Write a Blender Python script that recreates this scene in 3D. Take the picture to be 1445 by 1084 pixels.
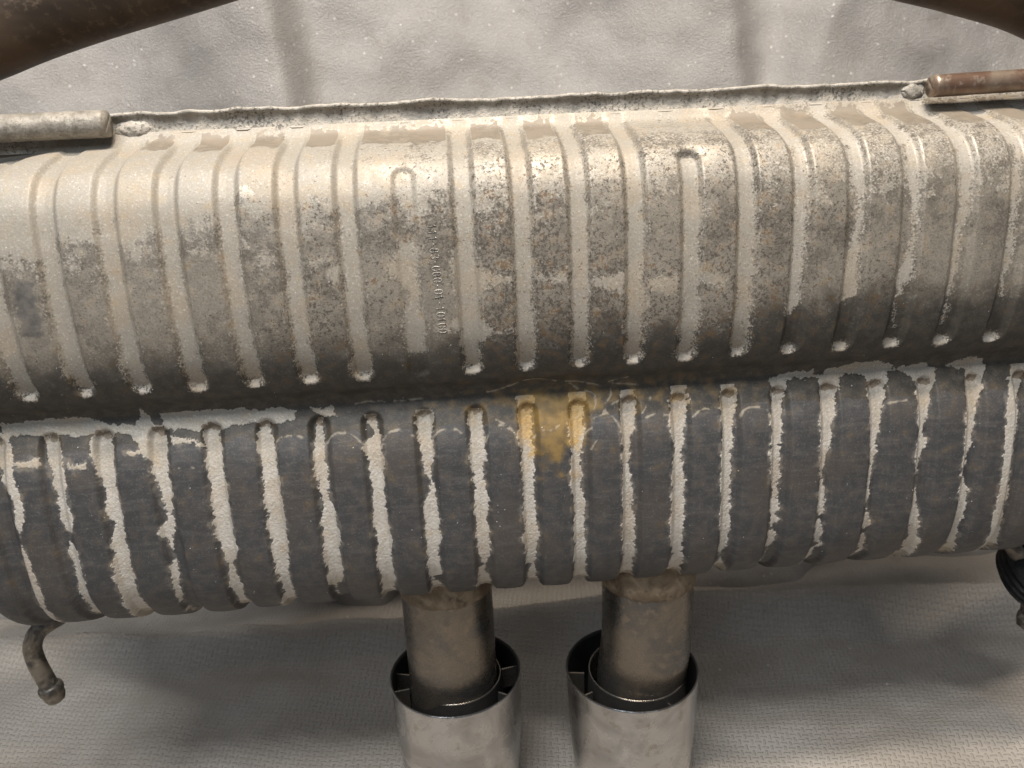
import bpy, math, random
import numpy as np
from mathutils import Matrix, Vector

# ------------------------------------------------------------------ camera, world, lamps, exposure
for o in list(bpy.data.objects):
    bpy.data.objects.remove(o)
SC = bpy.context.scene
COL = SC.collection
FLOOR = 575.0                     # the floor lies 575 mm below the lens; modelling units are mm about the lens height
def wp(x, y, z):                  # modelling millimetres -> world metres (floor at z = 0)
    return Vector((x / 1000.0, y / 1000.0, (z + FLOOR) / 1000.0))

YAW, ROLL, TILT, CAM_X = math.radians(3.226), math.radians(3.643), math.radians(18.0), -39.73
ax = np.array([math.cos(YAW) * math.cos(ROLL), -math.cos(YAW) * math.sin(ROLL), math.sin(YAW)])
e2 = np.cross([0, 0, 1.0], ax); e2 /= np.linalg.norm(e2); e3 = np.cross(ax, e2)
WX, WY, WZ = ax, math.cos(TILT) * e3 - math.sin(TILT) * e2, -(math.sin(TILT) * e3 + math.cos(TILT) * e2)
right = Vector((WX[0], WY[0], WZ[0])); up = -Vector((WX[1], WY[1], WZ[1])); back = -Vector((WX[2], WY[2], WZ[2]))
cam = bpy.data.cameras.new('camera'); cam_o = bpy.data.objects.new('camera', cam); COL.objects.link(cam_o)
M = Matrix.Identity(4)
for i in range(3):
    M[i][0], M[i][1], M[i][2] = right[i], up[i], back[i]
M.translation = wp(CAM_X, 0, 0)
cam_o.matrix_world = M
cam.sensor_width = 36.0; cam.lens = 36.0 * 1085 / 1445
cam.clip_start = 0.01; cam.clip_end = 20
cam.dof.use_dof = True; cam.dof.focus_distance = 0.52; cam.dof.aperture_fstop = 10.0
SC.camera = cam_o

world = bpy.data.worlds.new('World'); SC.world = world; world.use_nodes = True
wb = world.node_tree.nodes['Background']
wb.inputs[0].default_value = (0.95, 0.96, 1.0, 1); wb.inputs[1].default_value = 0.12

def area(name, loc, target, sx, sy, power, col):
    l = bpy.data.lights.new(name, 'AREA'); l.shape = 'RECTANGLE'; l.size = sx; l.size_y = sy
    l.energy = power; l.color = col
    o = bpy.data.objects.new(name, l); COL.objects.link(o)
    o.location = loc
    o.rotation_euler = (Vector(target) - Vector(loc)).to_track_quat('-Z', 'Y').to_euler()
    return o
area('ceiling_tube', (-0.40, -0.36, 2.05), (0.0, 0.52, 0.40), 1.0, 0.07, 29, (1.0, 0.97, 0.93))
area('bench_lamp', (0.12, 0.08, 1.95), (0.0, 0.60, 0.30), 0.7, 0.06, 27, (1.0, 0.87, 0.72))
area('window_light', (-0.9, -1.3, 1.8), (0.0, 0.6, 0.20), 1.0, 0.7, 9, (0.74, 0.86, 1.0))

SC.view_settings.view_transform = 'Standard'; SC.view_settings.look = 'None'
SC.view_settings.exposure = 0.34; SC.view_settings.gamma = 1.0
SC.view_settings.use_curve_mapping = False
SC.render.engine = 'CYCLES'
SC.cycles.max_bounces = 4; SC.cycles.diffuse_bounces = 2; SC.cycles.glossy_bounces = 3
SC.cycles.use_adaptive_sampling = True; SC.cycles.adaptive_threshold = 0.02; SC.cycles.caustics_reflective = False

# ------------------------------------------------------------------ helpers
def tag(o, label=None, cat=None, group=None, kind=None):
    if label: o['label'] = label
    if cat: o['category'] = cat
    if group: o['group'] = group
    if kind: o['kind'] = kind
    return o

def link(name, me, mat, parent=None, smooth=True):
    o = bpy.data.objects.new(name, me); COL.objects.link(o)
    for m in (mat if isinstance(mat, (list, tuple)) else [mat]):
        me.materials.append(m)
    if smooth and len(me.polygons):
        me.polygons.foreach_set('use_smooth', np.ones(len(me.polygons), bool))
    if parent is not None:
        o.parent = parent
        if parent.parent is None: o.matrix_parent_inverse = Matrix.Translation(-root_loc(parent))
    return o
ROOTS = {}
def root_loc(o):
    while o.parent is not None: o = o.parent
    return ROOTS.get(o.name, Vector((0, 0, 0)))
def thing(name, loc, label, cat, group=None):
    o = bpy.data.objects.new(name, None); COL.objects.link(o)
    o.location = loc; o.empty_display_size = 0.05; ROOTS[o.name] = Vector(loc)
    return tag(o, label, cat, group)

def mesh_np(name, V, F):          # V (n,3) metres, F (m,4) quads
    me = bpy.data.meshes.new(name)
    V = np.asarray(V, np.float32); F = np.asarray(F, np.int32)
    me.vertices.add(len(V)); me.vertices.foreach_set('co', V.ravel())
    n = F.shape[1]
    me.loops.add(F.size); me.loops.foreach_set('vertex_index', F.ravel())
    me.polygons.add(len(F)); me.polygons.foreach_set('loop_start', np.arange(0, F.size, n, dtype=np.int32))
    me.update(calc_edges=True)
    return me

def grid_faces(nr, nc):
    i = np.arange(nr * nc).reshape(nr, nc)
    return np.stack([i[:-1, :-1], i[:-1, 1:], i[1:, 1:], i[1:, :-1]], -1).reshape(-1, 4)

class MB:
    def __init__(s): s.v = []; s.f = []; s.mi = []; s.m = 0
    def add(s, vs, fs):
        b = len(s.v); s.v += [tuple(v) for v in vs]; s.f += [tuple(i + b for i in f) for f in fs]
        s.mi += [s.m] * len(fs); return s
    def rings(s, rs, closed=True, cap0=False, cap1=False):
        n = len(rs[0]); vs = [p for r in rs for p in r]; fs = []
        for a in range(len(rs) - 1):
            for j in range(n if closed else n - 1):
                k = (j + 1) % n
                fs.append((a * n + j, a * n + k, (a + 1) * n + k, (a + 1) * n + j))
        if cap0: fs.append(tuple(reversed(range(n))))
        if cap1: fs.append(tuple((len(rs) - 1) * n + j for j in range(n)))
        return s.add(vs, fs)
    def tube(s, pts, rad, n=16, cap=True, jitter=None):
        P = [Vector(p) for p in pts]; N = len(P)
        R = rad if isinstance(rad, (list, tuple)) else [rad] * N
        T = [((P[min(i + 1, N - 1)] - P[max(i - 1, 0)]).normalized()) for i in range(N)]
        u = T[0].orthogonal().normalized(); rs = []
        for i in range(N):
            u = (u - T[i] * u.dot(T[i])).normalized(); w = T[i].cross(u)
            rs.append([P[i] + (u * math.cos(t) + w * math.sin(t)) * (R[i] * (1 + (jitter(i, j) if jitter else 0)))
                       for j, t in enumerate(2 * math.pi * q / n for q in range(n))])
        return s.rings(rs, cap0=cap, cap1=cap)
    def lathe(s, c, axis, prof, n=64, cap0=False, cap1=False, wob=None):   # prof: (radius, height along axis)
        a = Vector(axis).normalized(); u = Vector((1, 0, 0)); u = (u - a * u.dot(a)).normalized(); w = a.cross(u); c = Vector(c)
        rs = [[c + a * h + (u * math.cos(t) + w * math.sin(t)) * (r + (wob(t, i) if wob else 0))
               for t in (2 * math.pi * q / n for q in range(n))] for i, (r, h) in enumerate(prof)]
        return s.rings(rs, cap0=cap0, cap1=cap1)
    def box(s, c, hx, hy, hz, rz=0.0):
        ca, sa = math.cos(rz), math.sin(rz); vs = []
        for dz in (-hz, hz):
            for dx, dy in ((-hx, -hy), (hx, -hy), (hx, hy), (-hx, hy)):
                vs.append((c[0] + dx * ca - dy * sa, c[1] + dx * sa + dy * ca, c[2] + dz))
        return s.add(vs, [(3, 2, 1, 0), (4, 5, 6, 7), (0, 1, 5, 4), (1, 2, 6, 5), (2, 3, 7, 6), (3, 0, 4, 7)])
    def build(s, name, mat, parent=None, smooth=True):
        me = bpy.data.meshes.new(name); me.from_pydata([wp(*v) for v in s.v], [], s.f); me.update()
        o = link(name, me, mat, parent, smooth)
        if any(s.mi): me.polygons.foreach_set('material_index', s.mi)
        return o
def smooth_path(P, n=8):
    P = [Vector(p) for p in P]; out = []
    for i in range(len(P) - 1):
        a, b, c, d = P[max(i - 1, 0)], P[i], P[i + 1], P[min(i + 2, len(P) - 1)]
        for q in range(n):
            t = q / n
            out.append(0.5 * ((2 * b) + (c - a) * t + (2 * a - 5 * b + 4 * c - d) * t * t + (3 * b - a - 3 * c + d) * t ** 3))
    return out + [P[-1]]

class NT:                         # small node-graph writer
    def __init__(s, name):
        s.mat = bpy.data.materials.new(name); s.mat.use_nodes = True
        s.t = s.mat.node_tree; s.t.nodes.clear()
        s.out = s.t.nodes.new('ShaderNodeOutputMaterial')
        s.b = s.t.nodes.new('ShaderNodeBsdfPrincipled'); s.t.links.new(s.b.outputs[0], s.out.inputs[0])
    def n(s, typ, **kw):
        q = s.t.nodes.new(typ)
        for k, v in kw.items(): setattr(q, k, v)
        return q
    def put(s, sock, v):
        if isinstance(v, bpy.types.NodeSocket): s.t.links.new(v, sock)
        elif v is not None:
            if isinstance(v, (tuple, list)) and len(v) == 3 and sock.type == 'RGBA': v = (*v, 1)
            sock.default_value = v
    def math(s, op, a, b=None, c=None, clamp=False):
        q = s.n('ShaderNodeMath', operation=op, use_clamp=clamp)
        for i, v in enumerate((a, b, c)): s.put(q.inputs[i], v) if v is not None else None
        return q.outputs[0]
    def mix(s, f, a, b, mode='MIX'):
        q = s.n('ShaderNodeMix', data_type='RGBA', blend_type=mode)
        s.put(q.inputs[0], f); s.put(q.inputs[6], a); s.put(q.inputs[7], b); return q.outputs[2]
    def mixf(s, f, a, b):
        q = s.n('ShaderNodeMix', data_type='FLOAT')
        s.put(q.inputs[0], f); s.put(q.inputs[2], a); s.put(q.inputs[3], b); return q.outputs[0]
    def step(s, v, a, b, ta=0.0, tb=1.0):
        q = s.n('ShaderNodeMapRange', interpolation_type='SMOOTHSTEP')
        for i, x in enumerate((v, a, b, ta, tb)): s.put(q.inputs[i], x)
        return q.outputs[0]
    def coord(s, out='Object'): return s.n('ShaderNodeTexCoord').outputs[out]
    def scale(s, v, xyz, rot=(0, 0, 0)):
        q = s.n('ShaderNodeMapping'); s.put(q.inputs[0], v); q.inputs[2].default_value = rot; q.inputs[3].default_value = xyz; return q.outputs[0]
    def noise(s, v, sc, det=4.0, rough=0.55, dist=0.0):
        q = s.n('ShaderNodeTexNoise'); s.put(q.inputs['Vector'], v)
        q.inputs['Scale'].default_value = sc; q.inputs['Detail'].default_value = det
        q.inputs['Roughness'].default_value = rough; q.inputs['Distortion'].default_value = dist
        return q.outputs[0]
    def voro(s, v, sc, feat='F1', rnd=1.0, out=0):
        q = s.n('ShaderNodeTexVoronoi', feature=feat); s.put(q.inputs['Vector'], v); q.inputs['Scale'].default_value = sc
        q.inputs['Randomness'].default_value = rnd; return q.outputs[out]
    def attr(s, name):
        q = s.n('ShaderNodeAttribute', attribute_name=name); sp = s.n('ShaderNodeSeparateColor')
        s.t.links.new(q.outputs['Color'], sp.inputs[0]); return sp.outputs[0], sp.outputs[1], sp.outputs[2], q.outputs['Alpha']
    def bump(s, h, dist, strength=1.0, normal=None):
        q = s.n('ShaderNodeBump'); q.inputs['Strength'].default_value = strength; q.inputs['Distance'].default_value = dist
        s.put(q.inputs['Height'], h)
        if normal is not None: s.put(q.inputs['Normal'], normal)
        return q.outputs[0]
    def done(s, col, rough, metal=0.0, normal=None, **kw):
        s.put(s.b.inputs['Base Color'], col); s.put(s.b.inputs['Roughness'], rough); s.put(s.b.inputs['Metallic'], metal)
        if normal is not None: s.put(s.b.inputs['Normal'], normal)
        for k, v in kw.items(): s.put(s.b.inputs[k.replace('_', ' ')], v)
        return s.mat

# ------------------------------------------------------------------ materials
def mat_shell():
    t = NT('oxidised_steel'); co = t.coord()
    C, tone, S, G = t.attr('deposit'); O, L, B, P = t.attr('stain'); big, mid, streak, salt = t.attr('grain')
    fine = t.noise(co, 720, 3, 0.7); pn = t.noise(co, 430, 3, 0.75)
    fc = t.math('SUBTRACT', fine, 0.5)
    # bare pressed sheet
    col = t.mix(t.step(big, 0.25, 0.75), (0.205, 0.183, 0.152), (0.300, 0.270, 0.226))
    col = t.mix(t.math('MULTIPLY', t.step(mid, 0.40, 0.75), 0.5), col, (0.350, 0.315, 0.268))
    # soot band with the valley's shade put into its colour, slate scorch
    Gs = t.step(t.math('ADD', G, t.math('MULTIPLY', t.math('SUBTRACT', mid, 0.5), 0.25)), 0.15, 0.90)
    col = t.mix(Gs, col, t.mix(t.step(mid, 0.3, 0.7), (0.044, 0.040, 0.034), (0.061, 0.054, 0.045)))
    Ss = t.step(t.math('ADD', S, t.math('MULTIPLY', fc, 0.3)), 0.38, 0.62)
    slate = t.mix(t.step(mid, 0.25, 0.75), (0.046, 0.047, 0.050), (0.060, 0.059, 0.061))
    slate = t.mix(t.math('MULTIPLY', t.step(big, 0.50, 0.85), 0.5), slate, (0.075, 0.063, 0.054))
    slate = t.mix(t.math('MULTIPLY', t.step(streak, 0.62, 0.85), 0.22), slate, (0.115, 0.112, 0.108))
    col = t.mix(Ss, col, slate)
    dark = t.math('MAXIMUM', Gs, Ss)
    # grain of the worn surface, then pits: ragged dark brown flecks
    col = t.mix(t.math('MULTIPLY', t.step(fine, 0.50, 0.70), t.mixf(dark, 0.65, 0.12)), col, (0.40, 0.375, 0.335))
    col = t.mix(t.math('MULTIPLY', t.step(fine, 0.48, 0.30), t.mixf(dark, 0.55, 0.2)), col, (0.095, 0.087, 0.074))
    pit = t.step(t.math('ADD', pn, t.math('MULTIPLY', P, 0.24)), 0.70, 0.79)
    pc = t.mix(t.step(mid, 0.45, 0.8), (0.045, 0.038, 0.030), (0.105, 0.066, 0.036))
    bare = t.mix(t.math('MULTIPLY', pit, 0.88), col, pc)
    # light deposit, also carrying the painted glow at the upper rib ends
    cs = t.step(t.math('ADD', C, t.math('MULTIPLY', fc, 0.26)), 0.465, 0.535)
    cc = t.n('ShaderNodeValToRGB'); cr = cc.color_ramp
    cr.elements[0].position = 0.0; cr.elements[0].color = (0.300, 0.282, 0.248, 1)
    cr.elements[1].position = 1.0; cr.elements[1].color = (0.490, 0.464, 0.424, 1)
    e = cr.elements.new(0.55); e.color = (0.292, 0.267, 0.229, 1)
    t.put(cc.inputs[0], tone); crust = cc.outputs[0]
    crust = t.mix(t.math('MULTIPLY', t.step(mid, 0.35, 0.75), 0.45), crust, t.mix(0.5, crust, (0.30, 0.27, 0.22)))
    crust = t.mix(t.math('MULTIPLY', t.step(big, 0.50, 0.80), 0.35), crust, (0.34, 0.27, 0.19))
    crust = t.mix(t.math('MULTIPLY', t.step(fine, 0.54, 0.74), 0.45), crust, (0.66, 0.64, 0.60))
    crust = t.mix(t.math('MULTIPLY', t.step(fine, 0.46, 0.28), 0.40), crust, (0.16, 0.145, 0.12))
    cpit = t.step(t.math('ADD', pn, t.math('MULTIPLY', P, 0.12)), 0.70, 0.78)
    crust = t.mix(t.math('MULTIPLY', cpit, 0.75), crust, (0.105, 0.075, 0.045))
    halo = t.math('MULTIPLY', t.step(t.math('ADD', C, t.math('MULTIPLY', t.math('SUBTRACT', mid, 0.5), 0.30)), 0.22, 0.50), t.math('MULTIPLY', Ss, 0.34))
    bare = t.mix(halo, bare, (0.26, 0.245, 0.22))
    col = t.mix(cs, bare, crust)
    # varnished top shelf, ochre leak, tide lines, flecks
    col = t.mix(t.math('MULTIPLY', t.step(t.math('ADD', B, t.math('MULTIPLY', fc, 0.3)), 0.30, 0.75), t.step(big, 0.1, 0.75, 0.45, 0.95)), col, t.mix(t.step(big, 0.35, 0.7), (0.165, 0.132, 0.098), (0.210, 0.178, 0.142)))
    Os = t.step(t.math('ADD', O, t.math('MULTIPLY', t.math('SUBTRACT', mid, 0.5), 0.5)), 0.05, 1.0)
    col = t.mix(t.math('MULTIPLY', Os, 0.85), col, t.mix(0.9, col, (1.0, 0.72, 0.30), 'MULTIPLY'))
    col = t.mix(t.math('MULTIPLY', Os, t.mixf(mid, 0.14, 0.26)), col, (0.66, 0.42, 0.12))
    lf = t.math('MULTIPLY', L, t.step(mid, 0.30, 0.60))
    col = t.mix(t.math('MULTIPLY', lf, 0.55), col, (0.40, 0.36, 0.29))
    col = t.mix(t.step(salt, 0.4, 0.8), col, (0.8, 0.8, 0.78))
    cb = t.step(C, 0.46, 0.54)
    nrm = t.bump(t.math('MULTIPLY', fine, t.mixf(cb, 0.40, t.mixf(t.step(tone, 0.62, 0.85), 0.40, 0.9))), 0.0006, 0.75)
    rough = t.mixf(dark, t.mixf(mid, 0.34, 0.50), t.mixf(fine, 0.48, 0.66))
    rough = t.mixf(t.math('MAXIMUM', pit, 0.0), rough, 0.75); rough = t.mixf(cs, rough, t.mixf(tone, 0.58, 0.64))
    metal = t.mixf(dark, 0.45, 0.15); metal = t.mixf(cs, metal, 0.16); metal = t.mixf(pit, metal, 0.0)
    rough = t.mixf(B, rough, 0.55); metal = t.mixf(B, metal, 0.1)
    return t.done(col, rough, metal, nrm)

def mat_crusty(name, c0, c1, metal=0.1, rough=0.7, dirt=(0.10, 0.09, 0.075), dirt_amt=0.6, h=0.0007):
    t = NT(name); co = t.coord()
    mid = t.noise(co, 110, 5, 0.65); fine = t.noise(co, 520, 4, 0.65); big = t.noise(co, 30, 3, 0.5)
    col = t.mix(t.step(mid, 0.35, 0.65), c0, c1)
    col = t.mix(t.math('MULTIPLY', t.step(t.math('ADD', fine, t.math('MULTIPLY', big, 0.4)), 0.72, 0.84), dirt_amt), col, dirt)
    return t.done(col, t.mixf(fine, rough - 0.12, rough + 0.1), metal, t.bump(t.math('ADD', fine, mid), h, 0.8))

def mat_pipe(name, c0, c1, c2, metal, r0, r1, sc=30):
    t = NT(name); co = t.coord()
    big = t.noise(co, sc, 4, 0.6, 0.6); mid = t.noise(co, 140, 5, 0.65); fine = t.noise(co, 700, 3, 0.6)
    col = t.mix(t.step(big, 0.38, 0.62), c0, c1)
    col = t.mix(t.math('MULTIPLY', t.step(mid, 0.52, 0.68), 0.6), col, c2)
    return t.done(col, t.mixf(mid, r0, r1), metal, t.bump(t.math('ADD', mid, t.math('MULTIPLY', fine, 0.4)), 0.0004, 0.5))

def mat_tip():
    t = NT('brushed_stainless'); co = t.coord()
    a = t.noise(t.scale(co, (1500, 1500, 130), (0.2, 0.35, 0.5)), 1.0, 3, 0.6)
    b = t.noise(t.scale(co, (200, 200, 2200), (0.5, -0.25, 0)), 1.0, 3, 0.6)
    big = t.noise(co, 26, 4, 0.6, 0.8); mid = t.noise(co, 110, 4, 0.6)
    col = t.mix(t.step(big, 0.35, 0.65), (0.36, 0.36, 0.365), (0.52, 0.515, 0.51))
    col = t.mix(t.math('MULTIPLY', t.step(mid, 0.55, 0.7), 0.45), col, (0.27, 0.225, 0.175))
    sc = t.math('ADD', t.math('MULTIPLY', a, t.step(big, 0.40, 0.60)), t.math('MULTIPLY', b, 0.6))
    return t.done(col, t.mixf(t.step(big, 0.3, 0.7), 0.13, 0.34), 1.0, t.bump(sc, 0.0003, 0.6))

def mat_soot():
    t = NT('soot_black'); co = t.coord(); m = t.noise(co, 150, 4)
    return t.done(t.mix(m, (0.010, 0.010, 0.010), (0.030, 0.028, 0.026)), 0.6, 0.2)

def mat_rubber():
    t = NT('black_rubber'); co = t.coord(); m = t.noise(co, 160, 5, 0.65); f = t.noise(co, 900, 3)
    col = t.mix(t.step(m, 0.4, 0.75), (0.010, 0.010, 0.011), (0.030, 0.029, 0.028))
    return t.done(col, t.mixf(m, 0.55, 0.8), 0.0, t.bump(t.math('ADD', m, f), 0.0004, 0.6), Specular_IOR_Level=0.25)

def mat_mat():                    # vinyl mat with embossed tick pattern
    t = NT('embossed_vinyl'); uv = t.n('ShaderNodeUVMap', uv_map='UVMap').outputs[0]; co = t.coord()
    sp = t.n('ShaderNodeSeparateXYZ'); t.put(sp.inputs[0], t.scale(uv, (168, 168, 1), (0, 0, math.radians(9))))
    fu, fv = t.math('FRACT', sp.outputs[0]), t.math('FRACT', sp.outputs[1])
    par = t.math('FLOORED_MODULO', t.math('ADD', t.math('FLOOR', sp.outputs[0]), t.math('FLOOR', sp.outputs[1])), 2.0)
    a = t.math('ABSOLUTE', t.math('SUBTRACT', fu, 0.5)); b = t.math('ABSOLUTE', t.math('SUBTRACT', fv, 0.5))
    p = t.mixf(par, a, b); q = t.mixf(par, b, a)
    bar = t.math('MULTIPLY', t.step(p, 0.36, 0.52, 1, 0), t.step(q, 0.06, 0.20, 1, 0))
    big = t.noise(co, 7, 3, 0.55); mid = t.noise(co, 55, 3, 0.65); fine = t.noise(co, 800, 1, 0.6)
    col = t.mix(t.step(big, 0.3, 0.7), (0.290, 0.266, 0.236), (0.370, 0.348, 0.320))
    col = t.mix(t.math('MULTIPLY', t.step(mid, 0.52, 0.72), 0.3), col, (0.25, 0.22, 0.185))
    col = t.mix(t.math('MULTIPLY', bar, t.mixf(mid, 0.0, 0.22)), col, (0.56, 0.55, 0.53))
    fleck = t.math('LESS_THAN', t.voro(co, 24), 0.032)
    col = t.mix(fleck, col, (0.75, 0.75, 0.73))
    h = t.math('ADD', bar, t.math('MULTIPLY', fine, 0.12))
    return t.done(col, t.mixf(bar, 0.50, 0.38), 0.0, t.bump(h, 0.0014, 0.9), Specular_IOR_Level=0.45)

def mat_sheet():                  # coarse grained sheet hanging behind
    t = NT('grained_sheet'); co = t.coord()
    big = t.noise(co, 4, 3, 0.55); mid = t.noise(co, 34, 4, 0.65, 0.5); g = t.noise(t.scale(co, (1, 1, 1.35), (0, 0.35, 0)), 380, 3, 0.7, 0.15)
    col = t.mix(t.step(big, 0.3, 0.7), (0.235, 0.225, 0.215), (0.315, 0.305, 0.296))
    col = t.mix(t.math('MULTIPLY', t.step(mid, 0.48, 0.72), 0.4), col, (0.22, 0.20, 0.18))
    col = t.mix(t.math('MULTIPLY', t.step(g, 0.55, 0.72), 0.35), col, (0.58, 0.57, 0.56))
    dot = t.voro(co, 80); col = t.mix(t.math('MULTIPLY', t.step(dot, 0.06, 0.16, 1, 0), t.step(mid, 0.46, 0.54)), col, (0.52, 0.51, 0.50))
    h = t.math('ADD', t.math('MULTIPLY', g, 0.8), t.math('MULTIPLY', mid, 0.7))
    return t.done(col, t.mixf(g, 0.34, 0.52), 0.0, t.bump(h, 0.0026, 0.8), Specular_IOR_Level=0.5)

SHELL = mat_shell()
FLANGE = mat_crusty('flange_crust', (0.29, 0.27, 0.235), (0.42, 0.39, 0.345), 0.12, 0.66, (0.07, 0.065, 0.055), 0.75, 0.0009)
BEAD = mat_crusty('weld_metal', (0.32, 0.30, 0.27), (0.54, 0.52, 0.48), 0.35, 0.5, (0.035, 0.032, 0.028), 0.9)
ROD = mat_crusty('dusty_rod', (0.22, 0.20, 0.17), (0.38, 0.35, 0.305), 0.3, 0.55, (0.12, 0.105, 0.085), 0.5, 0.0006)
RODB = mat_pipe('bronzed_rod', (0.17, 0.105, 0.075), (0.27, 0.21, 0.16), (0.40, 0.36, 0.30), 0.55, 0.28, 0.5, 40)
INLET = mat_pipe('browned_pipe', (0.060, 0.044, 0.032), (0.145, 0.100, 0.068), (0.20, 0.145, 0.10), 0.35, 0.42, 0.6, 14)
OUTLET = mat_pipe('blued_pipe', (0.125, 0.122, 0.118), (0.20, 0.172, 0.140), (0.27, 0.22, 0.17), 0.8, 0.20, 0.36, 18)
COLLAR = mat_pipe('rusted_collar', (0.13, 0.095, 0.062), (0.24, 0.19, 0.13), (0.05, 0.035, 0.025), 0.25, 0.5, 0.75, 60)
PIN = mat_pipe('worn_pin', (0.050, 0.046, 0.044), (0.20, 0.175, 0.14), (0.32, 0.285, 0.23), 0.5, 0.35, 0.55, 55)
TIP = mat_tip(); SOOT = mat_soot(); RUBBER = mat_rubber(); MATV = mat_mat(); SHEET = mat_sheet()

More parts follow.
